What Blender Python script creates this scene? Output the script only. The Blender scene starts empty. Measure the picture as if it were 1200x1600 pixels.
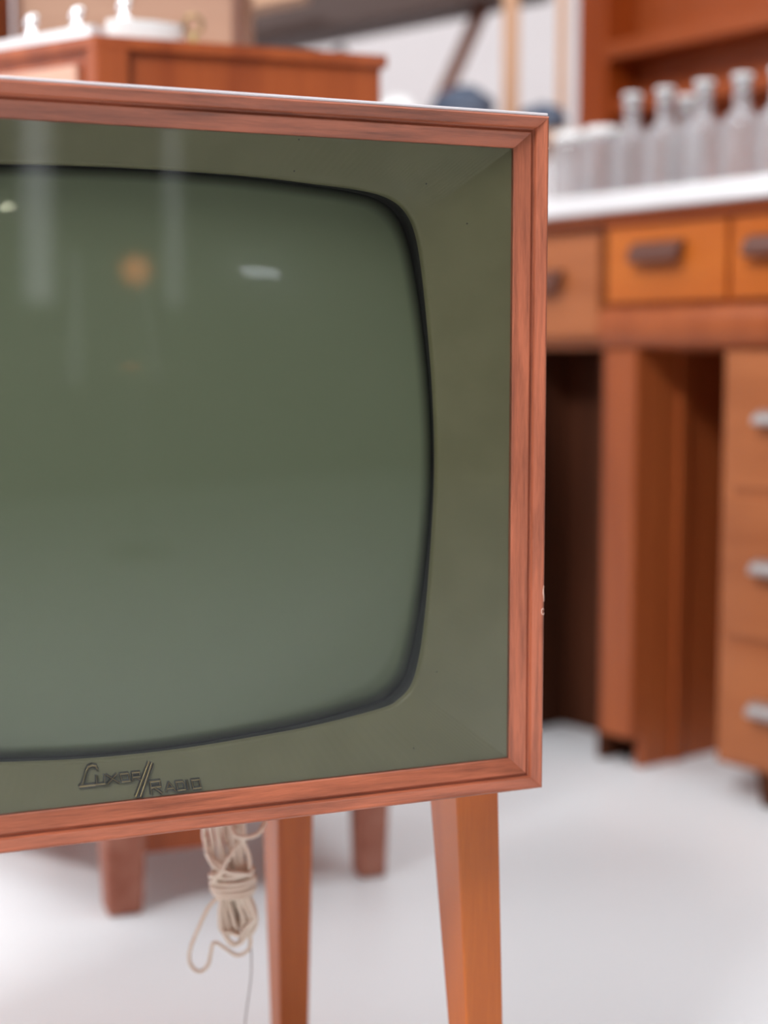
import bpy, math, random
from mathutils import Vector, Matrix
random.seed(7)
PI = math.pi
SC = bpy.context.scene
COL = SC.collection

# ------------------------------------------------------------ camera
cam_d = bpy.data.cameras.new('camera')
cam = bpy.data.objects.new('camera', cam_d)
COL.objects.link(cam)
cam.location = (0, 0, 0.69)
cam.rotation_euler = (math.radians(90 - 5.71), 0, 0)
cam_d.sensor_fit = 'VERTICAL'
cam_d.sensor_height = 36
cam_d.lens = 2422.04 / 1600 * 36
cam_d.clip_start = 0.02
cam_d.dof.use_dof = True
cam_d.dof.focus_distance = 1.10
cam_d.dof.aperture_fstop = 2.7
SC.camera = cam

# ------------------------------------------------------------ colour management, world
vs = SC.view_settings
vs.view_transform = 'Standard'
vs.look = 'None'
vs.gamma = 1
vs.use_curve_mapping = False
vs.exposure = 0.30
w = bpy.data.worlds.new('world')
SC.world = w
w.use_nodes = True
w.node_tree.nodes['Background'].inputs[0].default_value = (0.9, 0.95, 1, 1)
w.node_tree.nodes['Background'].inputs[1].default_value = 0.5

def area(name, loc, rot, sx, sy, power, col=(1, 1, 1)):
    l = bpy.data.lights.new(name, 'AREA')
    l.shape = 'RECTANGLE'; l.size = sx; l.size_y = sy
    l.energy = power; l.color = col
    o = bpy.data.objects.new(name, l); COL.objects.link(o)
    o.location = loc; o.rotation_euler = rot
    return o
# ceiling tubes (soft overhead rows), left daylight, and an added key light
area('ceiling_row_light', (-0.3, 2.0, 3.36), (0, 0, 0), 6.0, 3.0, 100, (0.95, 0.975, 1))
def aimed(name, loc, tgt, sx, sy, power, col):
    d = Vector(tgt) - Vector(loc)
    return area(name, loc, d.to_track_quat('-Z', 'Y').to_euler(), sx, sy, power, col)
aimed('added_key_light', (-1.3, -0.55, 3.3), (0.1, 1.3, .6), 1.2, 0.9, 155, (0.97, 0.985, 1))  # added softbox-like key aimed at the television; no window here
area('daylight_left', (-3.9, 0.6, 2.0), (0, math.radians(-90), 0), 1.8, 3.0, 26, (0.93, 0.97, 1))

# ------------------------------------------------------------ helpers
class MB:
    def __init__(s): s.v = []; s.f = []; s.sm = []
    def add(s, vs_, fs, smooth=False):
        b = len(s.v); s.v += [tuple(x) for x in vs_]
        for f in fs: s.f.append(tuple(b + i for i in f)); s.sm.append(smooth)
        return s
    def box(s, x0, x1, y0, y1, z0, z1):
        v = [(x, y, z) for z in (z0, z1) for y in (y0, y1) for x in (x0, x1)]
        return s.add(v, [(0,2,3,1),(4,5,7,6),(0,1,5,4),(2,6,7,3),(0,4,6,2),(1,3,7,5)])
    def hexa(s, bot, top):      # 4 bottom points, 4 top points (counter-clockwise seen from above)
        return s.add(list(bot) + list(top), [(3,2,1,0),(4,5,6,7),(0,1,5,4),(1,2,6,5),(2,3,7,6),(3,0,4,7)])
    def prism(s, poly, z0, z1, smooth=False):
        n = len(poly)
        v = [(p[0], p[1], z0) for p in poly] + [(p[0], p[1], z1) for p in poly]
        s.add(v, [tuple(reversed(range(n))), tuple(range(n, 2*n))])
        return s.add(v, [(i, (i+1) % n, n + (i+1) % n, n + i) for i in range(n)], smooth)
    def tube(s, pts, r, n=8, closed=False, smooth=True):
        pts = [Vector(p) for p in pts]; m = len(pts); rings = []
        rr = r if isinstance(r, (list, tuple)) else [r]*m
        up = None
        for i, p in enumerate(pts):
            a = pts[i-1] if (i > 0 or closed) else p
            b = pts[(i+1) % m] if (i < m-1 or closed) else p
            t = (b - a).normalized()
            if up is None:
                up = Vector((0, 0, 1)) if abs(t.z) < .9 else Vector((1, 0, 0))
            x = up.cross(t).normalized() if up.cross(t).length > 1e-5 else Vector((1,0,0))
            y = t.cross(x).normalized(); up = y
            rings.append([p + (x*math.cos(2*PI*k/n) + y*math.sin(2*PI*k/n))*rr[i] for k in range(n)])
        v = [q for rg in rings for q in rg]
        f = []
        for i in range(m if closed else m-1):
            j = (i+1) % m
            for k in range(n): f.append((i*n+k, i*n+(k+1) % n, j*n+(k+1) % n, j*n+k))
        s.add(v, f, smooth)
        if not closed:
            s.add(rings[0], [tuple(reversed(range(n)))]); s.add(rings[-1], [tuple(range(n))])
        return s
    def lathe(s, prof, c=(0,0,0), n=32, cap=True):   # prof [(r,z)...]
        v = []; f = []
        for r, z in prof:
            for k in range(n):
                a = 2*PI*k/n; v.append((c[0]+r*math.cos(a), c[1]+r*math.sin(a), c[2]+z))
        for i in range(len(prof)-1):
            for k in range(n): f.append((i*n+k, i*n+(k+1) % n, (i+1)*n+(k+1) % n, (i+1)*n+k))
        s.add(v, f, True)
        if cap:
            if prof[0][0] > 1e-4: s.add(v[:n], [tuple(reversed(range(n)))])
            if prof[-1][0] > 1e-4: s.add(v[-n:], [tuple(range(n))])
        return s
    def build(s, name, mat, parent=None, loc=None, bevel=0, seg=2, rz=0, subs=0):
        me = bpy.data.meshes.new(name)
        me.from_pydata(s.v, [], s.f)
        me.polygons.foreach_set('use_smooth', s.sm)
        me.update()
        o = bpy.data.objects.new(name, me); COL.objects.link(o)
        if mat: me.materials.append(mat)
        if parent: o.parent = parent
        if loc: o.location = loc
        if rz: o.rotation_euler = (0, 0, rz)
        if bevel:
            m = o.modifiers.new('bevel', 'BEVEL'); m.width = bevel; m.segments = seg
            m.limit_method = 'ANGLE'; m.angle_limit = math.radians(35)
        if subs:
            m = o.modifiers.new('subd', 'SUBSURF'); m.levels = subs; m.render_levels = subs
        return o

def tag(o, label=None, cat=None, group=None, kind=None):
    if label: o['label'] = label
    if cat: o['category'] = cat
    if group: o['group'] = group
    if kind: o['kind'] = kind
    return o

def thing(name, label, cat, loc=(0,0,0), rz=0, group=None):
    o = bpy.data.objects.new(name, None); COL.objects.link(o)
    o.empty_display_size = .05
    o.location = loc; o.rotation_euler = (0, 0, rz)
    return tag(o, label, cat, group)

def dup(root, loc=None, rz=None, label=None, scale=None):
    r = root.copy(); COL.objects.link(r)
    if loc: r.location = loc
    if rz is not None: r.rotation_euler = (0, 0, rz)
    if scale: r.scale = scale
    if label: r['label'] = label
    for ch in list(root.children):
        c = ch.copy(); COL.objects.link(c); c.parent = r
        for g in list(ch.children):
            d = g.copy(); COL.objects.link(d); d.parent = c
    return r

def spline(pts, n=8, closed=False):
    P = [Vector(p) for p in pts]; out = []; m = len(P)
    rng = range(m) if closed else range(m-1)
    for i in rng:
        if closed: a, b, c, d = P[(i-1) % m], P[i], P[(i+1) % m], P[(i+2) % m]
        else: a, b, c, d = P[max(i-1, 0)], P[i], P[i+1], P[min(i+2, m-1)]
        for k in range(n):
            t = k/n
            out.append(.5*((2*b) + (c-a)*t + (2*a-5*b+4*c-d)*t*t + (3*b-a-3*c+d)*t**3))
    if not closed: out.append(P[-1])
    return out

# ------------------------------------------------------------ materials
def mat(name, col, rough=.5, metal=0, coat=0, trans=0, emis=None, es=0, ior=1.5, spec=None, coat_rough=.1):
    m = bpy.data.materials.new(name); m.use_nodes = True
    b = m.node_tree.nodes['Principled BSDF']
    b.inputs['Base Color'].default_value = (*col, 1)
    b.inputs['Roughness'].default_value = rough
    b.inputs['Metallic'].default_value = metal
    b.inputs['Coat Weight'].default_value = coat
    b.inputs['Coat Roughness'].default_value = coat_rough
    b.inputs['Transmission Weight'].default_value = trans
    b.inputs['IOR'].default_value = ior
    if spec is not None: b.inputs['Specular IOR Level'].default_value = spec
    if emis:
        b.inputs['Emission Color'].default_value = (*emis, 1)
        b.inputs['Emission Strength'].default_value = es
    return m

def wood(name, dark, light, axis='x', size=1.0, rough=.4, coat=.3, bump=.08, contrast=1.0, fleck=None):
    m = mat(name, light, rough, coat=coat, coat_rough=.12)
    nt = m.node_tree; N = nt.nodes; L = nt.links; b = N['Principled BSDF']
    tc = N.new('ShaderNodeTexCoord')
    def mapped(al, ac):
        mp = N.new('ShaderNodeMapping')
        sc = [ac/size]*3; sc['xyz'.index(axis)] = al/size
        mp.inputs['Scale'].default_value = sc
        L.new(tc.outputs['Object'], mp.inputs['Vector']); return mp
    n1 = N.new('ShaderNodeTexNoise'); n1.inputs['Scale'].default_value = 1; n1.inputs['Detail'].default_value = 6
    n1.inputs['Distortion'].default_value = .6
    L.new(mapped(3, 45).outputs[0], n1.inputs['Vector'])
    n2 = N.new('ShaderNodeTexNoise'); n2.inputs['Scale'].default_value = 1; n2.inputs['Detail'].default_value = 3
    L.new(mapped(30, 700).outputs[0], n2.inputs['Vector'])
    n3 = N.new('ShaderNodeTexNoise'); n3.inputs['Scale'].default_value = 1; n3.inputs['Detail'].default_value = 2
    L.new(mapped(2, 8).outputs[0], n3.inputs['Vector'])
    ad = N.new('ShaderNodeMath'); ad.operation = 'MULTIPLY_ADD'; ad.inputs[1].default_value = .35
    L.new(n2.outputs[0], ad.inputs[0]); L.new(n1.outputs[0], ad.inputs[2])
    ad2 = N.new('ShaderNodeMath'); ad2.operation = 'MULTIPLY_ADD'; ad2.inputs[1].default_value = .4
    L.new(n3.outputs[0], ad2.inputs[0]); L.new(ad.outputs[0], ad2.inputs[2])
    cr = N.new('ShaderNodeValToRGB')
    cr.color_ramp.elements[0].position = .88 - .3*contrast; cr.color_ramp.elements[0].color = (*dark, 1)
    cr.color_ramp.elements[1].position = .88 + .18*contrast; cr.color_ramp.elements[1].color = (*light, 1)
    L.new(ad2.outputs[0], cr.inputs[0])
    L.new(cr.outputs[0], b.inputs['Base Color'])
    if bump:
        bp = N.new('ShaderNodeBump'); bp.inputs['Strength'].default_value = bump; bp.inputs['Distance'].default_value = .001
        L.new(n2.outputs[0], bp.inputs['Height']); L.new(bp.outputs[0], b.inputs['Normal'])
    return m

def noisy(name, c1, c2, scale, rough=.6, **k):
    m = mat(name, c1, rough, **k); nt = m.node_tree; N = nt.nodes; L = nt.links
    tc = N.new('ShaderNodeTexCoord'); n = N.new('ShaderNodeTexNoise'); n.inputs['Scale'].default_value = scale
    n.inputs['Detail'].default_value = 5
    cr = N.new('ShaderNodeValToRGB'); cr.color_ramp.elements[0].position = .35; cr.color_ramp.elements[1].position = .65
    cr.color_ramp.elements[0].color = (*c1, 1); cr.color_ramp.elements[1].color = (*c2, 1)
    L.new(tc.outputs['Object'], n.inputs['Vector']); L.new(n.outputs[0], cr.inputs[0])
    L.new(cr.outputs[0], N['Principled BSDF'].inputs['Base Color'])
    return m

M = {}
FD, FL = (.12, .030, .015), (.48, .132, .064)
M['frame_x'] = wood('teak frame along x', FD, FL, 'x', .38, .42, .15, .2, 1.15)
M['frame_z'] = wood('teak frame along z', FD, FL, 'z', .38, .42, .15, .2, 1.15)
M['tv_leg'] = wood('stained beech leg', (.42, .088, .013), (.58, .145, .022), 'z', 1.5, .35, .25, .03)
M['tv_body'] = wood('teak veneer body', FD, FL, 'y', 1, .4, .3, .1)
M['pale_wood'] = wood('pale plywood', (.42, .24, .15), (.62, .40, .27), 'x', 1, .5, .2)
M['chip'] = mat('bare chipped veneer', (.75, .50, .40), .7)
M['tv_back'] = mat('dark hardboard', (.06, .035, .02), .8)
M['brass'] = mat('aged brass', (.30, .22, .10), .3, metal=1)
M['badge'] = mat('tarnished dark brass', (.022, .018, .008), .35, metal=.2, coat=.3)
M['cord'] = noisy('beige plastic cord', (.86, .70, .56), (.92, .80, .68), 60, .4)
M['grey_cord'] = mat('thin grey cord', (.45, .43, .43), .5)
M['desk'] = wood('orange stained wood', (.25, .045, .006), (.38, .080, .012), 'x', 2.5, .45, .1, 0)
M['drawer'] = wood('honey orange drawer', (.44, .095, .010), (.56, .150, .020), 'x', 2.5, .45, .1, 0)
M['desk_panel'] = wood('brown orange panel', (.26, .055, .014), (.40, .100, .026), 'z', 2.5, .45, .15, 0)
M['desk_ped'] = wood('light brown drawer front', (.30, .085, .026), (.42, .135, .046), 'x', 2.5, .45, .15, 0)
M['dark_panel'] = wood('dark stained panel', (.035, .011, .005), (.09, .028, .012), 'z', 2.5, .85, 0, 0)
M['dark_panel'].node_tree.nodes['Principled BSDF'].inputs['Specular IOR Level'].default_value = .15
M['handle'] = mat('dark wooden pull', (.11, .035, .02), .35, coat=.25)
M['steel'] = mat('dull steel pull', (.5, .48, .47), .3, metal=.8)
M['white'] = noisy('white painted board', (.82, .81, .82), (.88, .87, .88), 6, .35)
M['marble'] = noisy('white marble', (.72, .70, .71), (.85, .84, .85), 12, .2)
M['cab'] = wood('reddish orange cabinet side', (.24, .045, .013), (.40, .090, .024), 'z', 2.2, .4, .2, 0)
M['cab_lit'] = wood('wood door with pinkish light painted in', (.55, .28, .19), (.68, .38, .27), 'x', 3, .5, .2, 0)  # cabinet wood made paler and pinker to carry the light on this face
M['cab_leg'] = noisy('worn reddish leg', (.33, .095, .052), (.46, .18, .12), 28, .5)
M['chrome'] = mat('polished chrome', (.92, .93, .95), .12, metal=1)
M['tan'] = wood('tan wooden case', (.33, .17, .105), (.43, .25, .16), 'x', 3, .5, .1, 0)
M['darkbrown'] = mat('dark brown timber', (.065, .035, .028), .6)
M['brace'] = mat('red brown timber', (.16, .06, .035), .5)
M['post'] = wood('tan pine post', (.52, .28, .16), (.62, .36, .22), 'z', 3, .5, .1, 0)
M['blue'] = noisy('dark blue cloth', (.035, .05, .085), (.10, .12, .17), 14, .8)
M['book'] = wood('orange bookcase wood', (.26, .042, .005), (.38, .070, .009), 'z', 3, .45, .1, 0)
M['book_in'] = wood('bookcase back boards', (.22, .040, .007), (.32, .065, .012), 'x', 3, .5, .1, 0)
M['case_white'] = mat('white ceramic', (.85, .84, .83), .2)

# floor: off-white painted concrete with faint mottling
m = noisy('white painted floor', (.80, .825, .845), (.85, .87, .89), 1.3, .42); M['floor'] = m
M['wall'] = noisy('off white wall', (.76, .70, .70), (.82, .76, .76), 1.2, .8)
M['ceiling'] = mat('grey ceiling', (.40, .40, .41), .9)
M['wall_dark'] = mat('grey brown wall', (.30, .27, .24), .9)
M['daylight'] = mat('bright daylight pane', (.8, .8, .8), .5, emis=(.93, .97, 1), es=1.5)

for k_ in ('desk', 'drawer', 'desk_panel', 'desk_ped', 'book', 'book_in', 'cab', 'tv_leg'):
    M[k_].node_tree.nodes['Principled BSDF'].inputs['Specular IOR Level'].default_value = .3
# thin clear safety glass
def pane_mat():
    m = bpy.data.materials.new('clear safety glass'); m.use_nodes = True
    nt = m.node_tree; N = nt.nodes; L = nt.links
    N.remove(N['Principled BSDF'])
    tr = N.new('ShaderNodeBsdfTransparent'); tr.inputs[0].default_value = (.985, .99, .985, 1)
    gl = N.new('ShaderNodeBsdfGlossy'); gl.inputs['Roughness'].default_value = .035
    fr = N.new('ShaderNodeFresnel'); fr.inputs['IOR'].default_value = 1.5
    mu = N.new('ShaderNodeMath'); mu.operation = 'MULTIPLY'; mu.inputs[1].default_value = .6; mu.use_clamp = True
    mx = N.new('ShaderNodeMixShader')
    L.new(fr.outputs[0], mu.inputs[0]); L.new(mu.outputs[0], mx.inputs[0])
    L.new(tr.outputs[0], mx.inputs[1]); L.new(gl.outputs[0], mx.inputs[2])
    L.new(mx.outputs[0], N['Material Output'].inputs[0])
    return m
M['pane'] = pane_mat()
M['mask'] = noisy('olive green metallic mask', (.185, .172, .088), (.205, .19, .10), 30, .42, metal=.0)
def specks(m, scale, gate, size, col):
    nt = m.node_tree; N = nt.nodes; L = nt.links; b = N['Principled BSDF']
    src = b.inputs['Base Color'].links[0].from_socket
    tc = N.new('ShaderNodeTexCoord'); v = N.new('ShaderNodeTexVoronoi'); v.inputs['Scale'].default_value = scale
    L.new(tc.outputs['Object'], v.inputs['Vector'])
    a = N.new('ShaderNodeMath'); a.operation = 'LESS_THAN'; a.inputs[1].default_value = size; L.new(v.outputs['Distance'], a.inputs[0])
    sp = N.new('ShaderNodeSeparateColor'); L.new(v.outputs['Color'], sp.inputs[0])
    g = N.new('ShaderNodeMath'); g.operation = 'GREATER_THAN'; g.inputs[1].default_value = gate; L.new(sp.outputs[0], g.inputs[0])
    mu = N.new('ShaderNodeMath'); mu.operation = 'MULTIPLY'; L.new(a.outputs[0], mu.inputs[0]); L.new(g.outputs[0], mu.inputs[1])
    mx = N.new('ShaderNodeMix'); mx.data_type = 'RGBA'; L.new(mu.outputs[0], mx.inputs[0])
    L.new(src, mx.inputs[6]); mx.inputs[7].default_value = (*col, 1); L.new(mx.outputs[2], b.inputs['Base Color'])
specks(M['mask'], 90, .80, .055, (.03, .03, .02))
M['screen'] = mat('grey green phosphor glass', (.215, .245, .155), .22, spec=.25, coat=.22, coat_rough=.03)
M['black'] = mat('black rubber gasket', (.012, .013, .012), .5)
def bottle_mat():
    m = mat('milky clear glass', (.97, .97, .98), .06, trans=1, ior=1.45)
    N = m.node_tree.nodes; L = m.node_tree.links
    t = N.new('ShaderNodeBsdfTranslucent'); t.inputs[0].default_value = (.95, .95, .97, 1)
    d = N.new('ShaderNodeBsdfDiffuse'); d.inputs[0].default_value = (.92, .92, .94, 1)
    a = N.new('ShaderNodeMixShader'); a.inputs[0].default_value = .5
    L.new(t.outputs[0], a.inputs[1]); L.new(d.outputs[0], a.inputs[2])
    x = N.new('ShaderNodeMixShader'); x.inputs[0].default_value = .2
    L.new(N['Principled BSDF'].outputs[0], x.inputs[1]); L.new(a.outputs[0], x.inputs[2])
    L.new(x.outputs[0], N['Material Output'].inputs[0])
    return m
M['bottle'] = bottle_mat()

# ------------------------------------------------------------ room
def struct(name, mb, m):
    return tag(mb.build(name, m), kind='structure')
struct('floor', MB().box(-4.2, 6.2, -4.7, 5.2, -.05, 0), M['floor'])
struct('ceiling', MB().box(-4.2, 6.2, -4.7, 5.2, 3.4, 3.45), M['ceiling'])
struct('wall_back', MB().box(-4.2, 6.2, 5.0, 5.2, 0, 3.4), M['wall'])
struct('wall_left', MB().box(-4.2, -4.0, -4.7, 5.0, 0, 3.4), M['wall'])
struct('wall_right', MB().box(6.0, 6.2, -4.7, 5.0, 0, 3.4), M['wall_dark'])
# the wall behind the camera, with two tall narrow windows in it
wf = MB()
xs = [(-4.0, 3.34), (3.50, 4.20), (4.27, 6.0)]
for a, b_ in xs: wf.box(a, b_, -4.7, -4.5, 0, 3.4)
for a, b_ in ((3.34, 3.50), (4.20, 4.27)): wf.box(a, b_, -4.7, -4.5, 0, .95); wf.box(a, b_, -4.7, -4.5, 2.9, 3.4)
struct('wall_front', wf, M['wall_dark'])
struct('window_1', MB().box(3.34, 3.50, -4.53, -4.505, .95, 2.9), M['daylight'])
struct('window_2', MB().box(4.20, 4.27, -4.53, -4.505, .95, 2.9), M['daylight'])

# ------------------------------------------------------------ television
YAW = math.radians(22.93)
UX, UY = math.cos(YAW), math.sin(YAW)
HW, ZB, ZT, DEP = .308, .3641, .8645, .44
TVO = (0.12097 - HW*UX - DEP/2*UY, 1.15 - HW*UY + DEP/2*UX, 0)
tv = thing('television', 'vintage television in a teak cabinet on tapered wooden legs with a green screen', 'television', TVO, YAW)
YF = -DEP/2            # front plane of the frame

prof = [(.0000, .060), (.0000, .0030), (.0006, .0010), (.0018, .0000), (.0026, .0003), (.0078, .0050), (.0083, .0060), (.0086, .0080),
        (.0093, .0086), (.0103, .0085), (.0111, .0074), (.0119, .0071), (.0216, .0130), (.0226, .0142), (.0226, .034), (.004, .060)]
def member(name, side):
    mb = MB(); v = []
    for e in (-1, 1):
        for i, r in prof:
            if side in 'tb':
                x = e*(HW - i); z = (ZT - i) if side == 't' else (ZB + i)
            else:
                z = (ZT - i) if e > 0 else (ZB + i); x = (HW - i) if side == 'r' else -(HW - i)
            v.append((x, YF + r, z))
    n = len(prof)
    f = [(k, (k+1) % n, n + (k+1) % n, n + k) for k in range(n)]
    mb.add(v, f)
    mb.add(v, [tuple(range(n)), tuple(reversed(range(n, 2*n)))])
    o = mb.build(name, M['frame_x'] if side in 'tb' else M['frame_z'], tv)
    import bmesh
    bm = bmesh.new(); bm.from_mesh(o.data); bmesh.ops.recalc_face_normals(bm, faces=bm.faces); bm.to_mesh(o.data); bm.free()
    m = o.modifiers.new('bevel', 'BEVEL'); m.width = .0006; m.segments = 2; m.limit_method = 'ANGLE'; m.angle_limit = math.radians(20)
    return o
top_rail = member('top_rail', 't')
es_ = MB().box(-HW+.001, HW-.001, YF+.0012, YF+.016, ZT-.0004, ZT+.0020).build('edge_strip', mat('pale painted edge highlight', (.80, .74, .77), .25, coat=.6), top_rail, bevel=.0009)  # pale strip added in place of the top edge's highlight
es_['label'] = 'thin pale strip painting the highlight along the top edge'; member('bottom_rail', 'b')
st = member('side_stile', 'r'); member('side_stile', 'l')
# nicks on the right stile where the veneer is chipped
def chip(x0, x1, z0, z1, seed):
    rnd = random.Random(seed); n = 14; ring = []
    for k in range(n):
        a = 2*PI*k/n; rr = 1 + rnd.uniform(-.25, .2)
        ring.append(((x0+x1)/2 + (x1-x0)/2*math.cos(a)*rr, (z0+z1)/2 + (z1-z0)/2*math.sin(a)*rr))
    mb = MB()
    def yy(x):
        i = HW - x
        for (a, ra), (b, rb) in zip(prof[1:], prof[2:]):
            if a <= i <= b and b > a: return YF + ra + (rb-ra)*(i-a)/(b-a)
        return YF + .003
    v = [(min(x, HW-.0001), yy(min(x, HW)) - .0006, z) for x, z in ring] + [(min(x, HW-.0001), yy(min(x, HW)) + .0008, z) for x, z in ring]
    mb.add(v, [tuple(reversed(range(n)))] + [(k, (k+1) % n, n+(k+1) % n, n+k) for k in range(n)])
    o = mb.build('chip', M['chip'], st)
    o['label'] = 'pale bare nick in the veneer'
chip(.3058, .3080, .5080, .5200, 1); chip(.3048, .3080, .4975, .5025, 2); chip(.3068, .3078, .4080, .4105, 3)
chip(.3066, .3079, .8405, .8420, 4)

# body shell behind the frame, back cover
T = .014
MB().box(-HW+.004, HW-.004, YF+.058, DEP/2-.004, ZT-.003-T, ZT-.003).build('cabinet_top', M['tv_body'], tv, bevel=.001)
MB().box(-HW+.004, HW-.004, YF+.058, DEP/2-.004, ZB+.003, ZB+.003+T).build('cabinet_bottom', M['tv_body'], tv, bevel=.001)
for sx in (-1, 1):
    a, b_ = sorted((sx*(HW-.004), sx*(HW-.004-T)))
    MB().box(a, b_, YF+.058, DEP/2-.004, ZB+.003+T, ZT-.003-T).build('cabinet_side', M['tv_body'], tv, bevel=.001)
bk = MB().box(-HW+.02, HW-.02, DEP/2-.010, DEP/2-.004, ZB+.02, ZT-.02)
bk.lathe([(.12, 0), (.10, .0), (.07, .05), (0.0, .05)], (0, 0, 0))
bkm = MB().box(-HW+.018, HW-.018, DEP/2-.012, DEP/2-.005, ZB+.017, ZT-.017)
bkm.box(-.17, .17, DEP/2-.006, DEP/2+.045, ZB+.08, ZT-.10)
for k in range(9): bkm.box(-.15, .15, DEP/2+.044, DEP/2+.047, ZB+.10+k*.03, ZB+.11+k*.03)
bkm.build('back_cover', M['tv_back'], tv, bevel=.003)

# screen opening outline (right half, relative to the centre), mirrored for the left
CZ = (ZB + ZT)/2
half = [(.0022,.2019),(.0465,.2014),(.0922,.2000),(.1395,.1968),(.1736,.1938),(.1935,.1895),(.2066,.1810),(.2147,.1671),(.2199,.1443),
        (.2251,.1027),(.2294,.0559),(.2315,.0087),(.2310,-.0293),(.2280,-.0771),(.2240,-.1202),(.2196,-.1489),(.2134,-.1688),
        (.2030,-.1795),(.1885,-.1851),(.1378,-.1929),(.0888,-.1971),(.0414,-.2001),(.0,-.2009)]
half = [(x*1.0113, z*1.006) for x, z in half]
outl = [(x, z) for x, z in half] + [(-x, z) for x, z in reversed(half[1:-1])]
sp = spline([(x, 0, z) for x, z in outl], 8, True)
IW, IH = HW - .0226, (ZT-ZB)/2 - .0226
def outer_pt(x, z):
    k = min(IW/abs(x) if abs(x) > 1e-9 else 1e9, IH/abs(z) if abs(z) > 1e-9 else 1e9)
    return x*k, z*k
ring = sorted([(math.atan2(p.z, p.x), p.x, p.z) for p in sp])
cs = []
for sx in (-1, 1):
    for sz in (-1, 1):
        a0 = math.atan2(sz*IH, sx*IW)
        j = min(range(len(ring)), key=lambda i: abs(ring[i][0]-a0))
        ring[j] = (a0, IW*sx*math.hypot(ring[j][1], ring[j][2])/math.hypot(IW, IH), IH*sz*math.hypot(ring[j][1], ring[j][2])/math.hypot(IW, IH))
ring = [(x, z) for _, x, z in ring]
n = len(ring)
YM0, YM1 = YF+.0168, YF+.034
v = []
def lerp(a, b, t): return a + (b-a)*t
rows = []
for x, z in ring:
    ox, oz = outer_pt(x, z)
    d = math.hypot(ox-x, oz-z); tl = 1 - min(.0022/d, .5)
    rows.append([(ox*1.004, YM0-.0003, oz*1.004), (lerp(ox, x, tl), YM1-.0004, lerp(oz, z, tl)), (lerp(ox, x, lerp(tl, 1, .6)), YM1-.0001, lerp(oz, z, lerp(tl, 1, .6))),
                 (x, YM1+.0012, z), (x, YM1+.006, z)])
m5 = 5
v = [p for r in rows for p in r]
f1 = []; f2 = []
for i in range(n):
    j = (i+1) % n
    for k in range(m5-1):
        (f1 if k == 0 else f2).append((i*m5+k, i*m5+k+1, j*m5+k+1, j*m5+k))
mk = MB(); mk.add(v, f1, False); mk.add(v, f2, True)
mask = mk.build('mask', M['mask'], tv, (0, 0, CZ))
# fix the corner normals: keep flat facets
gk = MB(); g = []
for x, z in ring:
    s1, s2 = 1.012, .955
    g += [(x*s1, YM1+.005, z*s1), (x*1.002, YM1+.0065, z*1.002), (x*1.004, YM1+.030, z*1.004), (x*1.03, YM1+.060, z*1.03)]
fs = []
for i in range(n):
    j = (i+1) % n
    for k in range(3): fs.append((i*4+k, i*4+k+1, j*4+k+1, j*4+k))
gk.add(g, fs, True); gk.build('gasket', M['black'], tv, (0, 0, CZ))
# bulging picture tube face
sc = MB(); NR = 44; sv = []
def bulge(x, z): 
    return YF+.031 + .034*((x/.24)**2*.5 + (z/.21)**2*.62)**1.3
for q in range(NR+1):
    fr = q/NR*1.03
    for x, z in ring: sv.append((x*fr, bulge(x*fr, z*fr), z*fr))
fs = []
for q in range(NR):
    for i in range(n):
        j = (i+1) % n
        if q == 0: fs.append((i, n+i, n+j))
        else: fs.append((q*n+i, (q+1)*n+i, (q+1)*n+j, q*n+j))
sc.add(sv, fs, True)
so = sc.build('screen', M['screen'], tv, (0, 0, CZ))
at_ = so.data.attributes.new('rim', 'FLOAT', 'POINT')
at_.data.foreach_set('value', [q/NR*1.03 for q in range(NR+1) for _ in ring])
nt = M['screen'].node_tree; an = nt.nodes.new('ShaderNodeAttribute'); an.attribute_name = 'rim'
cr = nt.nodes.new('ShaderNodeValToRGB'); cr.color_ramp.elements[0].position = .955; cr.color_ramp.elements[1].position = 1.0  # black tube border that also paints in the shade of the recess
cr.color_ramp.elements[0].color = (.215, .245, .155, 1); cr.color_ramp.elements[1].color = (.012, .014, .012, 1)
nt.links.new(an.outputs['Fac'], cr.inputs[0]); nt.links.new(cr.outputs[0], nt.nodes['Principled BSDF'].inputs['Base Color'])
MB().box(-IW-.0000, IW, YF+.0140, YF+.0160, ZB+.0226, ZT-.0226).build('glass_pane', M['pane'], tv)

# nameplate lettering: Luxor // Radio in raised brass strokes
lt = MB(); gt = MB()
def mask_y(z): # depth of the lower facet of the mask at height z
    t = (z - (ZB+.0226))/((CZ-.2021) - (ZB+.0226)); return lerp(YM0, YM1, max(0, min(1, t)))
PX = 9.0e-5
def stroke(pts, base, dy=0, r=.00080, fb=None):
    P = []
    for cx, h in pts:
        x = -.0395 + (cx-135)*PX; z = base + h*9.4e-5
        P.append(Vector((x, mask_y(z) - .0018, z)))
    for a, b_ in zip(P, P[1:]):
        d = (b_ - a); 
        if d.length < 1e-6: continue
        d.normalize(); q = Vector((d.z, 0, -d.x))*r
        a2 = a - d*r*.6; b2 = b_ + d*r*.6; up = Vector((0, .0024, 0))
        lt.hexa([a2-q*1.3+up, b2-q*1.3+up, b2+q*1.3+up, a2+q*1.3+up], [a2-q*1.15, b2-q*1.15, b2+q*1.15, a2+q*1.15])
        f_ = Vector((0, -.0004, 0))
        gt.hexa([a2-q*.6, b2-q*.6, b2+q*.6, a2+q*.6], [a2-q*.35+f_, b2-q*.35+f_, b2+q*.35+f_, a2+q*.35+f_])
B1, B2 = .3976, .3893
stroke([(284, 106), (276, 122), (252, 128), (226, 122), (205, 100), (160, 18), (138, 2)], B1, r=.00115)
stroke([(138, 2), (248, 2)], B1, r=.00115)
stroke([(274, 58), (264, 4), (326, 4), (337, 58)], B1)
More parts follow.
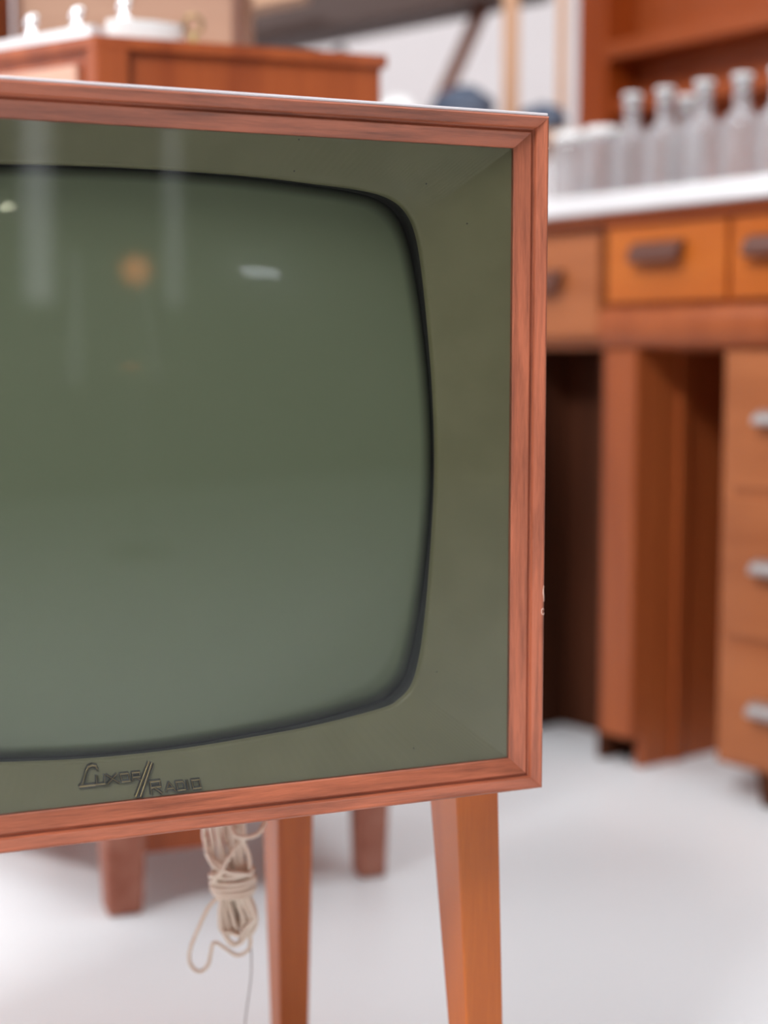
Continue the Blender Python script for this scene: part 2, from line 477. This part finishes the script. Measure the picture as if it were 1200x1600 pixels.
stroke([(352, 56), (434, 2)], B1); stroke([(352, 2), (428, 56)], B1)
stroke([(462, 4), (456, 54), (516, 54), (522, 4), (462, 4)], B1)
stroke([(545, 2), (550, 54), (606, 54), (603, 26), (552, 24)], B1); stroke([(575, 24), (608, 2)], B1)
stroke([(556, -94), (692, 108)], B1, r=.00125); stroke([(590, -98), (714, 100)], B1, r=.00125)
stroke([(672, -4), (678, 72), (752, 72), (750, 36), (684, 34)], B2, r=.00095); stroke([(700, 34), (752, -4)], B2, r=.00095)
stroke([(790, 0), (822, 54), (862, 0)], B2); stroke([(806, 18), (848, 18)], B2)
stroke([(882, 0), (878, 54), (928, 54), (940, 40), (940, 0), (882, 0)], B2)
stroke([(968, 0), (966, 54)], B2)
stroke([(1006, 0), (1004, 54), (1064, 54), (1066, 0), (1006, 0)], B2)
nm = lt.build('nameplate', M['badge'], tv)
gt.build('gilt_face', M['brass'], nm)
nm['label'] = 'raised dark brass lettering on the lower green mask'

# legs: square tapered posts (x0,x1,y0,y1 at the top, then at the foot)
def leg(sx, a, b_, name='leg'):
    (x0, x1, s0, s1), (X0_, X1_, S0, S1) = a, b_
    p = lambda x, s, z: (sx*x, YF + s, z)
    bot = [p(X0_, S0, 0), p(X1_, S0, 0), p(X1_, S1, 0), p(X0_, S1, 0)]
    top = [p(x0, s0, ZB+.003), p(x1, s0, ZB+.003), p(x1, s1, ZB+.003), p(x0, s1, ZB+.003)]
    if sx < 0: bot = bot[::-1]; top = top[::-1]
    MB().hexa(bot, top).build(name, M['tv_leg'], tv, bevel=.0018, seg=3)
for sx in (-1, 1):
    leg(sx, (.2535, .2902, .040, .094), (.2726, .3010, .040, .062))
    leg(sx, (.2128, .2525, .345, .400), (.2147, .2425, .345, .372))
    pl = MB(); pl.lathe([(.0, -.0035), (.034, -.0035), (.046, -.001), (.050, .0030)], (sx*.272, YF+.062, ZB))
    pl.build('mounting_plate', M['pale_wood'], tv)
    pl = MB(); pl.lathe([(.0, -.004), (.034, -.004), (.046, -.001), (.050, .0030)], (sx*.232, YF+.370, ZB))
    pl.build('mounting_plate', M['pale_wood'], tv)

# ------------------------------------------------------------ bundled mains cord under the set
# local millimetres: x right, z up from the cord's centre, y = depth
cord = MB(); CX, CY = -.155, 1.30
S = 1.30/2422.04
def cpt(px, py, dy=0): return Vector(((px-350)*S, dy, (1400-py)*S))
rnd = random.Random(3)
R = .0021
def strand(pts, r=R, dy=0):
    cord.tube(spline([cpt(p[0], p[1], dy + (p[2] if len(p) > 2 else 0)) for p in pts], 8), r, 8)
# long folded strands from under the cabinet into the lower loops
for k in range(12):
    t = k/11; dy = rnd.uniform(-.010, .010)
    xt = lerp(314, 376, t) + rnd.uniform(-2, 2); xm = lerp(330, 382, t) + rnd.uniform(-3, 3)
    xb = lerp(340, 376, t)
    w_ = rnd.uniform(5, 20); yb = rnd.uniform(1470, 1500)
    cxl = 364 + rnd.uniform(-5, 5)
    strand([(xt, 1286), (lerp(xt, xm, .3) + rnd.uniform(-5, 5), 1325), (lerp(xt, xm, .7) + rnd.uniform(-5, 5), 1355), (xm, 1392),
            (xb, 1425), (cxl - 20 + t*42, 1460), (cxl - 12 + t*30, yb - 12)], R, dy)
for (cx_, w_, yb, dy) in ((358, 20, 1502, 0), (362, 23, 1497, -.005), (368, 17, 1488, .006), (364, 26, 1480, -.008), (372, 13, 1476, .004)):
    strand([(cx_-w_*.8, 1405), (cx_-w_, 1440), (cx_-w_*.95, 1472), (cx_-w_*.4, yb-4), (cx_+w_*.25, yb), (cx_+w_*.95, yb-22), (cx_+w_*1.15, 1452), (cx_+w_*.8, 1425), (cx_+w_*.4, 1400)], R, dy)
# crossing strands and the tight wraps round the waist
strand([(318, 1340, -.014), (330, 1360, -.016), (352, 1372, -.016), (380, 1376, -.014), (388, 1384, -.004)])
strand([(316, 1318, -.010), (321, 1345, -.012), (345, 1366, -.016), (330, 1388, -.014), (323, 1395, -.004)])
strand([(368, 1330, -.012), (352, 1352, -.016), (340, 1372, -.017), (326, 1380, -.014), (322, 1386, 0)])
for (y, dl, dr, wx) in ((1381, 6, -2, 32), (1392, 3, 2, 34), (1400, 6, 0, 35), (1408, 2, -3, 34), (1414, -1, 2, 31)):
    pts = []
    for q in range(20):
        a = 2*PI*q/20
        pts.append(Vector(cpt(358 + wx*math.cos(a), y + dl*math.cos(a)*-.6, .016*math.sin(a))))
    cord.tube(pts, R*1.02, 8, closed=True)
# loose loop to the left, loop beside it, little hook at the top right
strand([(334, 1424), (318, 1440), (300, 1478), (288, 1508), (286, 1530), (294, 1544), (305, 1547), (316, 1536), (321, 1515), (324, 1502), (331, 1500), (346, 1510), (362, 1520),
        (376, 1516), (384, 1505), (384, 1480), (378, 1465)], R*.85)
strand([(358, 1288, 0), (362, 1310, -.012), (376, 1316, -.014), (396, 1314, -.012), (407, 1304, -.008), (409, 1292, 0), (404, 1280, .004)], R)
strand([(372, 1402), (386, 1425), (394, 1452), (393, 1472), (384, 1486), (370, 1492)], R*.9)
strand([(350, 1420), (356, 1452), (350, 1462), (362, 1468), (376, 1462)], R*.8)
co = cord.build('power_cord', M['cord'], None, (CX + .0205, CY, .69 - (1400-558)*S + .0000))
tag(co, 'bundled beige mains cord hanging in loops beneath the television', 'cord')
tail = MB().tube(spline([cpt(383, 1470), cpt(386, 1520), cpt(385, 1560), cpt(378, 1610), cpt(372, 1660), cpt(370, 1675)], 8), .0008, 6)
to = tail.build('cord_tail', M['grey_cord'], co)
to['label'] = 'thin grey end of the cord running down'

# ------------------------------------------------------------ low chest with a canted front, left behind the television
P_N, P_R, P_RB, P_LB, P_L = (-.338, 1.865), (.004, 1.990), (-.12, 2.33), (-.56, 2.38), (-.63, 2.062)
cab = thing('cabinet', 'reddish orange wooden cabinet with a canted front and stubby legs behind the television', 'cabinet', (-.33, 2.05, 0))
off = Vector((-.33, 2.05))
def lp(p, inset=0):
    c = Vector((-.33, 2.12)); q = Vector(p)
    return tuple(q + (c-q).normalized()*inset - off)
poly = [P_N, P_R, P_RB, P_LB, P_L]
MB().prism([lp(p, .008) for p in poly], .125, 1.052).build('body', M['cab'], cab, bevel=.004)
MB().prism([lp(p, -.001) for p in poly], 1.052, 1.066).build('top_board', M['cab'], cab, bevel=.003)
# door on the canted face, pinkish light painted into its colour, and corner post
def face_panel(a, b_, t0, t1, z0, z1, out0, out1):
    a = Vector(a); b_ = Vector(b_); d = (b_-a); nn = Vector((d.y, -d.x)).normalized()
    if nn.y > 0: nn = -nn
    p = [a + d*t0 + nn*out0, a + d*t1 + nn*out0, a + d*t1 + nn*out1, a + d*t0 + nn*out1]
    return MB().prism([tuple(q - off) for q in p], z0, z1)
face_panel(P_N, P_L, .09, .94, .16, 1.035, -.010, .002).build('door', M['cab_lit'], cab, bevel=.003)
MB().prism([tuple(Vector(q) - off) for q in ((-.352, 1.872), (-.338, 1.861), (-.300, 1.875), (-.330, 1.91))], .07, 1.051).build('corner_post', M['cab'], cab, bevel=.004)
# legs
for x, y, w_ in ((-.327, 1.862, .026), (-.020, 2.000, .022), (-.15, 2.28, .022), (-.50, 2.33, .022), (-.60, 2.08, .022)):
    rz = math.radians(20); c_, s_ = math.cos(rz), math.sin(rz)
    bot = []; top = []
    for ax, ay in ((-1, -1), (1, -1), (1, 1), (-1, 1)):
        for lst, k, z in ((bot, .86, 0), (top, 1.08, .14)):
            lst.append((x + w_*k*(ax*c_ - ay*s_) - off.x, y + .02 + w_*k*(ax*s_ + ay*c_) - off.y, z))
    MB().hexa(bot, top).build('leg', M['cab_leg'], cab, bevel=.006)
face_panel(P_N, P_R, .06, .46, .072, .13, -.028, -.008).build('bracket', M['cab'], cab, bevel=.004)

tag(MB().prism([(-.345, 1.868), (-.320, 1.905), (-.56, 2.20), (-.63, 2.08)], 1.066, 1.079).build('marble_slab', M['marble'], None, bevel=.003),
    'white marble slab lying on the left end of the orange cabinet', 'slab')
dish = MB(); pts = []
dpoly = []
for k in range(28):
    a = 2*PI*k/28; dpoly.append((-.287 + .044*math.cos(a), 1.912 + .36*.044*math.cos(a) + .020*math.sin(a)))
dish.prism(dpoly, 1.066, 1.089, True)
tag(dish.build('dish', M['case_white'], None, bevel=.004), 'white oval dish on the orange cabinet near its front corner', 'dish')
# chrome knobs standing in a row
kb = thing('knob', 'small shiny chrome knob, leftmost of three on the cabinet top', 'knob', (-.432, 1.950, 1.079), 0, 'chrome knobs on the cabinet top')
kb_s = MB().lathe([(.011, 0), (.011, .004), (.005, .007), (.005, .016)]).build('stem', M['chrome'], kb)
kh = MB().lathe([(.0, -.007), (.006, -.0065), (.010, -.003), (.011, 0), (.010, .003), (.006, .0065), (.0, .007)], (0, 0, 0), 24, False).build('head', M['chrome'], kb, (0, 0, .020))
kh.rotation_euler = (math.radians(8), math.radians(-38), 0); kh.scale = (1, .8, 1)
dup(kb, (-.368, 1.908, 1.079), 0, 'small shiny chrome knob, middle of three on the cabinet top')
dup(kb, (-.311, 1.905, 1.089), 0, 'small shiny chrome knob standing on the white oval dish')
rg = thing('ring_pull', 'small brass ring pull standing at the right end of the white dish', 'ring', (-.232, 1.935, 1.066))
MB().tube([(.011*math.cos(2*PI*k/20), 0, .026 + .011*math.sin(2*PI*k/20)) for k in range(20)], .0022, 8, True).build('ring', M['brass'], rg)
MB().lathe([(.010, 0), (.010, .004), (.004, .008), (.004, .017)]).build('base', M['brass'], rg)

# tan wooden case standing on the cabinet behind the knobs
cs_ = thing('wooden_case', 'tan wooden case standing at the back of the orange cabinet', 'case', (-.345, 2.235, 1.066), math.radians(-6))
MB().box(-.160, .150, -.060, .080, 0, .30).build('body', M['tan'], cs_, bevel=.005)
for x in (-.158, .147): MB().box(x, x+.010, -.064, -.059, .0, .30).build('edge_strip', M['brace'], cs_, bevel=.001)
MB().box(-.02, .02, -.066, -.059, .19, .24).build('latch', M['brass'], cs_, bevel=.002)

wb = thing('wooden_box', 'amber brown wooden box at the far left end of the orange cabinet top', 'box', (-.590, 2.20, 1.0795), math.radians(-10))
MB().box(-.055, .055, -.05, .06, 0, .16).build('body', M['drawer'], wb, bevel=.003)
MB().box(-.058, .058, -.053, .063, .16, .172).build('lid', M['brace'], wb, bevel=.002)
# ------------------------------------------------------------ dark trestle table, far left-centre
tb = thing('trestle_table', 'tall dark brown timber workbench with slanting braces by the back wall', 'table', (.05, 3.57, 0))
tb_t = MB().hexa([(-.55, -.09, 1.335), (.33, -.09, 1.50), (.33, .09, 1.50), (-.55, .09, 1.335)], [(-.55, -.09, 1.52), (.33, -.09, 1.60), (.33, .09, 1.60), (-.55, .09, 1.52)])
tb_t.build('table_top', M['darkbrown'], tb, bevel=.004)
def bar(a, b_, w_, m_, name, parent):
    a, b_ = Vector(a), Vector(b_); d = (b_-a).normalized(); x = Vector((0, 1, 0)); y = d.cross(x).normalized()
    q = lambda p, i, j: p + x*w_*i + y*w_*j
    MB().hexa([q(a,-1,-1), q(a,1,-1), q(a,1,1), q(a,-1,1)], [q(b_,-1,-1), q(b_,1,-1), q(b_,1,1), q(b_,-1,1)]).build(name, m_, parent, bevel=.002)
bar((-.49, .0, .0), (.18, .0, 1.49), .017, M['brace'], 'leg', tb)
bar((-.64, .0, .0), (-.42, .0, 1.32), .017, M['brace'], 'leg', tb)
bar((.243, .06, .0), (.243, .06, 1.50), .011, M['darkbrown'], 'leg', tb)
bar((-.70, .06, .0), (-.50, .06, 1.33), .017, M['darkbrown'], 'leg', tb)
bar((-.10, .0, 1.29), (-.155, .0, 1.38), .014, M['darkbrown'], 'brace', tb)
bar((-.46, .0, 1.10), (-.095, .0, 1.295), .010, M['darkbrown'], 'brace', tb)
# light plank leaning on the table's left end
pk = MB(); A = Vector((-.40, 2.95, 1.30)); 
tag(MB().hexa([(-.36, 3.30, 1.398), (-.16, 3.30, 1.440), (-.16, 3.385, 1.440), (-.36, 3.385, 1.398)], [(-.36, 3.30, 1.43), (-.16, 3.30, 1.475), (-.16, 3.385, 1.475), (-.36, 3.385, 1.43)]).build('plank', M['post'], None, bevel=.002),
    'short light tan plank fixed along the dark workbench edge', 'plank')

# ------------------------------------------------------------ open pine rack with bundles, centre back
rk = thing('storage_rack', 'open tan pine rack with two posts between the workbench and the bookcase', 'rack', (.267, 3.205, 0))
for x, y, w_ in ((-.011, 0, .016), (.092, 0, .009), (.000, .14, .012), (.107, .14, .008), (-.27, 0, .012), (-.27, .14, .012)):
    MB().box(x-w_, x+w_, y-.012, y+.012, 0, 1.9 if x > -.1 else 1.108).build('post', M['post'], rk, bevel=.002)
MB().box(-.29, .13, -.125, .155, 1.108, 1.130).build('shelf', M['post'], rk, bevel=.002)
MB().box(-.29, .13, -.012, .155, .30, .325).build('shelf', M['post'], rk, bevel=.002)
def blob(name, c, r, m_, label, cat, seed, group=None):
    rnd = random.Random(seed); mb = MB(); v = []; nu, nv = 20, 12
    ph = [rnd.uniform(0, 6) for _ in range(4)]
    for j in range(nv+1):
        th = PI*j/nv
        for i in range(nu):
            a = 2*PI*i/nu
            k = 1 + .10*math.sin(3*a+ph[0])*math.sin(th) + .07*math.sin(5*a+ph[1]+3*th) + .05*math.sin(7*th+ph[2])
            v.append((r[0]*k*math.sin(th)*math.cos(a), r[1]*k*math.sin(th)*math.sin(a), max(-r[2]*.8, -r[2]*k*math.cos(th))))
    f = [(j*nu+i, j*nu+(i+1) % nu, (j+1)*nu+(i+1) % nu, (j+1)*nu+i) for j in range(nv) for i in range(nu)]
    mb.add(v, f, True)
    return tag(mb.build(name, m_, None, (c[0], c[1], c[2] + r[2]*.8)), label, cat, group)
blob('cloth_bundle', (.160, 3.13, 1.1305), (.062, .03, .050), M['blue'], 'dark blue cloth bundle on the rack beside the slanting brace', 'bundle', 2)
blob('cloth_bundle', (.315, 3.135, 1.1305), (.046, .03, .032), M['blue'], 'small dark blue cloth bundle between the pine post and the bookcase', 'bundle', 5)
blob('paper_roll', (.028, 3.13, 1.1305), (.040, .035, .038), M['case_white'], 'small white paper roll at the left end of the rack shelf', 'paper', 9)

# ------------------------------------------------------------ furniture on the right: shared frame at angle
DANG = math.atan2(-.794, .607)
D0 = (.41279, 2.53968, 0)
def dw(t, s, z=0):
    c_, s_ = math.cos(DANG), math.sin(DANG)
    return (D0[0] + t*c_ - s*s_, D0[1] + t*s_ + s*c_, z)

dk = thing('sideboard_desk', 'orange brown wooden pedestal desk with three drawers down its right side', 'desk', D0, DANG)
MB().box(-.078, .56, -.006, .46, .905, .926).build('desk_top', M['desk'], dk, bevel=.004)
MB().box(-.075, .555, .006, .45, .772, .905).build('drawer_case', M['desk'], dk, bevel=.002)
def drawer(t0, t1, z0, z1, m_, parent, hmat, hz, h0, h1, ht=.034, cup=True, name='drawer'):
    d = MB().box(t0, t1, -.006, .03, z0, z1).build(name, m_, parent, bevel=.003)
    hb = MB()
    # cup pull: half-round shell projecting from the front
    nseg = 10; pr = [(-.006, hz+ht/2)]
    for k in range(nseg+1):
        a = PI/2*k/nseg
        pr.append((-.006 - .026*math.sin(a), hz + ht/2 - ht*(1-math.cos(a))*.95))
    pr += [(-.024, hz - ht/2), (-.006, hz + ht/2 - .006)]
    nn = len(pr); vv = [(h0, y, z) for y, z in pr] + [(h1, y, z) for y, z in pr]
    hb.add(vv, [(k, (k+1) % nn, nn+(k+1) % nn, nn+k) for k in range(nn)] + [tuple(reversed(range(nn))), tuple(range(nn, 2*nn))])
    hb.build('handle', hmat, d, bevel=.001)
    return d
drawer(-.066, .186, .778, .900, M['drawer'], dk, M['handle'], .857, .002, .105)
drawer(.196, .46, .778, .900, M['drawer'], dk, M['handle'], .855, .235, .40)
# rounded moulding below the drawers
mo = MB(); pr = []
for k in range(9):
    a = PI*k/8; pr.append((-.022*math.sin(a) + .006, .738 + .034*math.cos(a)))
pr += [(.05, .704), (.05, .772)]
nn = len(pr); vv = [(-.076, y, z) for y, z in pr] + [(.555, y, z) for y, z in pr]
mo.add(vv, [((k+1) % nn, k, nn+k, nn+(k+1) % nn) for k in range(nn)] + [tuple(range(nn)), tuple(reversed(range(nn, 2*nn)))], False)
mo.build('moulding', M['desk_panel'], dk)
MB().box(-.075, .555, .05, .45, .700, .772).build('rail', M['desk_panel'], dk)
MB().box(-.075, -.002, .0, .035, .052, .704).build('stile', M['desk_panel'], dk, bevel=.003)
MB().box(-.020, -.001, .03, .45, .0, .70).build('end_panel', M['desk_panel'], dk, bevel=.002)
MB().box(-.001, .007, .100, .120, .0, .70).build('batten', M['desk_panel'], dk, bevel=.002)
MB().box(.183, .555, .0, .45, .056, .700).build('pedestal', M['desk_ped'], dk, bevel=.003)
for z0, z1, hz in ((.490, .690, .60), (.260, .476, .375), (.066, .247, .157)):
    drawer(.205, .53, z0, z1, M['desk_ped'], dk, M['steel'], hz, .262, .42, .022)
for t in (.285, .50):
    for s in (.03, .40): MB().hexa([(t-.02, s-.02, 0), (t+.02, s-.02, 0), (t+.02, s+.02, 0), (t-.02, s+.02, 0)],
                                    [(t-.026, s-.026, .056), (t+.026, s-.026, .056), (t+.026, s+.026, .056), (t-.026, s+.026, .056)]).build('foot', M['dark_panel'], dk, bevel=.003)

db = thing('writing_desk', 'lighter brown desk with one drawer over a dark opening, left of the pedestal desk', 'desk', D0, DANG)
MB().box(-.345, -.082, -.004, .45, .908, .926).build('desk_top', M['desk_panel'], db, bevel=.003)
MB().box(-.34, -.082, .020, .44, .704, .908).build('drawer_case', M['desk_ped'], db, bevel=.002)
drawer(-.33, -.085, .722, .893, M['desk_ped'], db, M['handle'], .820, -.28, -.165, .036)
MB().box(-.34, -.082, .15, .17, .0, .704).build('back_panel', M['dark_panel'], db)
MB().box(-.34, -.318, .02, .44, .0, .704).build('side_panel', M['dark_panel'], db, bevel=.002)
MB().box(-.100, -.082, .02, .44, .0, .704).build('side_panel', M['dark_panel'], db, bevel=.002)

sl = MB().box(-.345, .60, -.022, .30, 0, .031).build('white_board', M['white'], None, (D0[0], D0[1], .926), bevel=.003, rz=DANG)
tag(sl, 'long thick white board lying across both brown desks', 'board')

# glass bottles and jars on the board
BZ = .957
def shell(prof_o, th=.0022):
    inner = [(max(r-th, .0004), z if k else z+.004) for k, (r, z) in enumerate(prof_o)]
    return prof_o + list(reversed(inner))
bo = thing('glass_bottle', 'clear glass bottle with a tall neck, leftmost necked one in the front row', 'bottle', dw(-.062, .045, BZ), 0, 'glass bottles and jars on the white board')
po = [(.024, 0), (.030, .003), (.031, .010), (.031, .086), (.028, .098), (.018, .107), (.0135, .114), (.0125, .150), (.0155, .152), (.0155, .158)]
MB().lathe(shell(po), (0,0,0), 28, False).build('bottle_body', M['bottle'], bo)
MB().lathe([(.0105, .140), (.0115, .158), (.016, .159), (.016, .165), (.0, .166)], (0,0,0), 20, True).build('stopper', M['case_white'], bo)
names = [(.010, .045, 'second necked glass bottle of the front row from the left'),
         (.092, .045, 'third necked glass bottle of the front row from the left'),
         (.168, .045, 'fourth necked glass bottle of the front row from the left'),
         (.240, .045, 'necked glass bottle at the right edge of the photo, front row'),
         (-.020, .130, 'glass bottle in the back row behind the gap of the first two necked ones'),
         (.150, .135, 'glass bottle in the back row, further right')]
for t, s, l in names:
    if l.startswith('glass bottle in the back row, further'): continue
    dup(bo, dw(t, s, BZ), 0, l)
ja = thing('glass_jar', 'stout lidded glass jar on the white board next to the television edge', 'jar', dw(-.205, .045, BZ), 0, 'glass bottles and jars on the white board')
pj = [(.027, 0), (.033, .003), (.034, .010), (.034, .092), (.031, .102), (.029, .106)]
MB().lathe(shell(pj), (0,0,0), 28, False).build('jar_body', M['bottle'], ja)
MB().lathe([(.031, .104), (.032, .106), (.032, .116), (.030, .118), (.0, .119)], (0,0,0), 28, True).build('lid', M['case_white'], ja)
dup(ja, dw(-.130, .045, BZ), 0, 'stout lidded glass jar beside the leftmost necked bottle')

# bookcase behind the desks
bc = thing('bookcase', 'tall orange brown wooden bookcase behind the white board and bottles', 'bookcase', dw(0, .55), DANG)
MB().box(-.71, -.625, 0, .22, 0, 2.1).build('side_panel', M['book'], bc, bevel=.003)
MB().box(.30, .34, 0, .22, 0, 2.1).build('side_panel', M['book'], bc, bevel=.003)
MB().box(-.625, .30, .094, .11, 0, 2.1).build('back_panel', M['book_in'], bc)
for z0, z1, d in ((1.205, 1.238, .02), (1.318, 1.352, .0), (1.60, 1.625, 0), (.10, .13, 0), (.55, .58, 0)):
    MB().box(-.625, .30, d, .094, z0, z1).build('shelf', M['book_in'], bc, bevel=.002)
MB().box(-.71, .34, -.01, .22, 2.1, 2.13).build('top_board', M['book'], bc, bevel=.003)

# ------------------------------------------------------------ lamps in the room behind the camera (seen mirrored in the glass)
def lamp(x, y, z, r, col, es, label, sq=1):
    o = thing('globe_lamp', label, 'lamp', (x, y, 0))
    MB().lathe([(.12, 0), (.12, .015), (.02, .03), (.0, .03)]).build('base', M['darkbrown'], o)
    MB().tube([(0, 0, .02), (0, 0, z - r*.8)], .010, 10).build('pole', M['steel'], o)
    prf = [(max(.0001, r*math.sin(PI*k/14)), z - r*sq*math.cos(PI*k/14)) for k in range(15)]
    MB().lathe(prf, (0,0,0), 24, False).build('lamp_shade', mat('lit shade ' + label[:8], col, .5, emis=col, es=es), o)
lamp(2.492, -2.5, .989, .045, (1, .33, .08), 5.0, 'floor lamp with an orange globe behind the camera')
pd = thing('pendant_lamp', 'small bare bulb hanging from the ceiling behind the camera', 'lamp', (1.610, -2.5, 3.40))
MB().tube([(0, 0, 0), (0, 0, -.70)], .004, 8).build('cord', M['black'], pd)
MB().lathe([(.0001, -.816), (.025, -.81), (.045, -.785), (.05, -.765), (.045, -.74), (.02, -.705), (.018, -.69), (0, -.69)], (0,0,0), 24, False).build('bulb', mat('lit bulb', (1, 1, .8), .5, emis=(1, 1, .72), es=40), pd)
tu = thing('tube_lamp', 'fluorescent tube lamp hanging on two rods at the right behind the camera', 'lamp', (3.993, -2.5, 3.40), math.radians(60))
for x in (-.1, .1): MB().tube([(x, 0, 0), (x, 0, -1.03)], .005, 8).build('rod', M['steel'], tu)
MB().box(-.19, .19, -.07, .07, -1.05, -1.03).build('housing', M['case_white'], tu, bevel=.003)
MB().tube([(-.17, 0, -1.10), (.17, 0, -1.10)], .07, 12).build('tube', mat('lit tube', (1, 1, 1), .5, emis=(.85, .9, 1), es=15), tu)
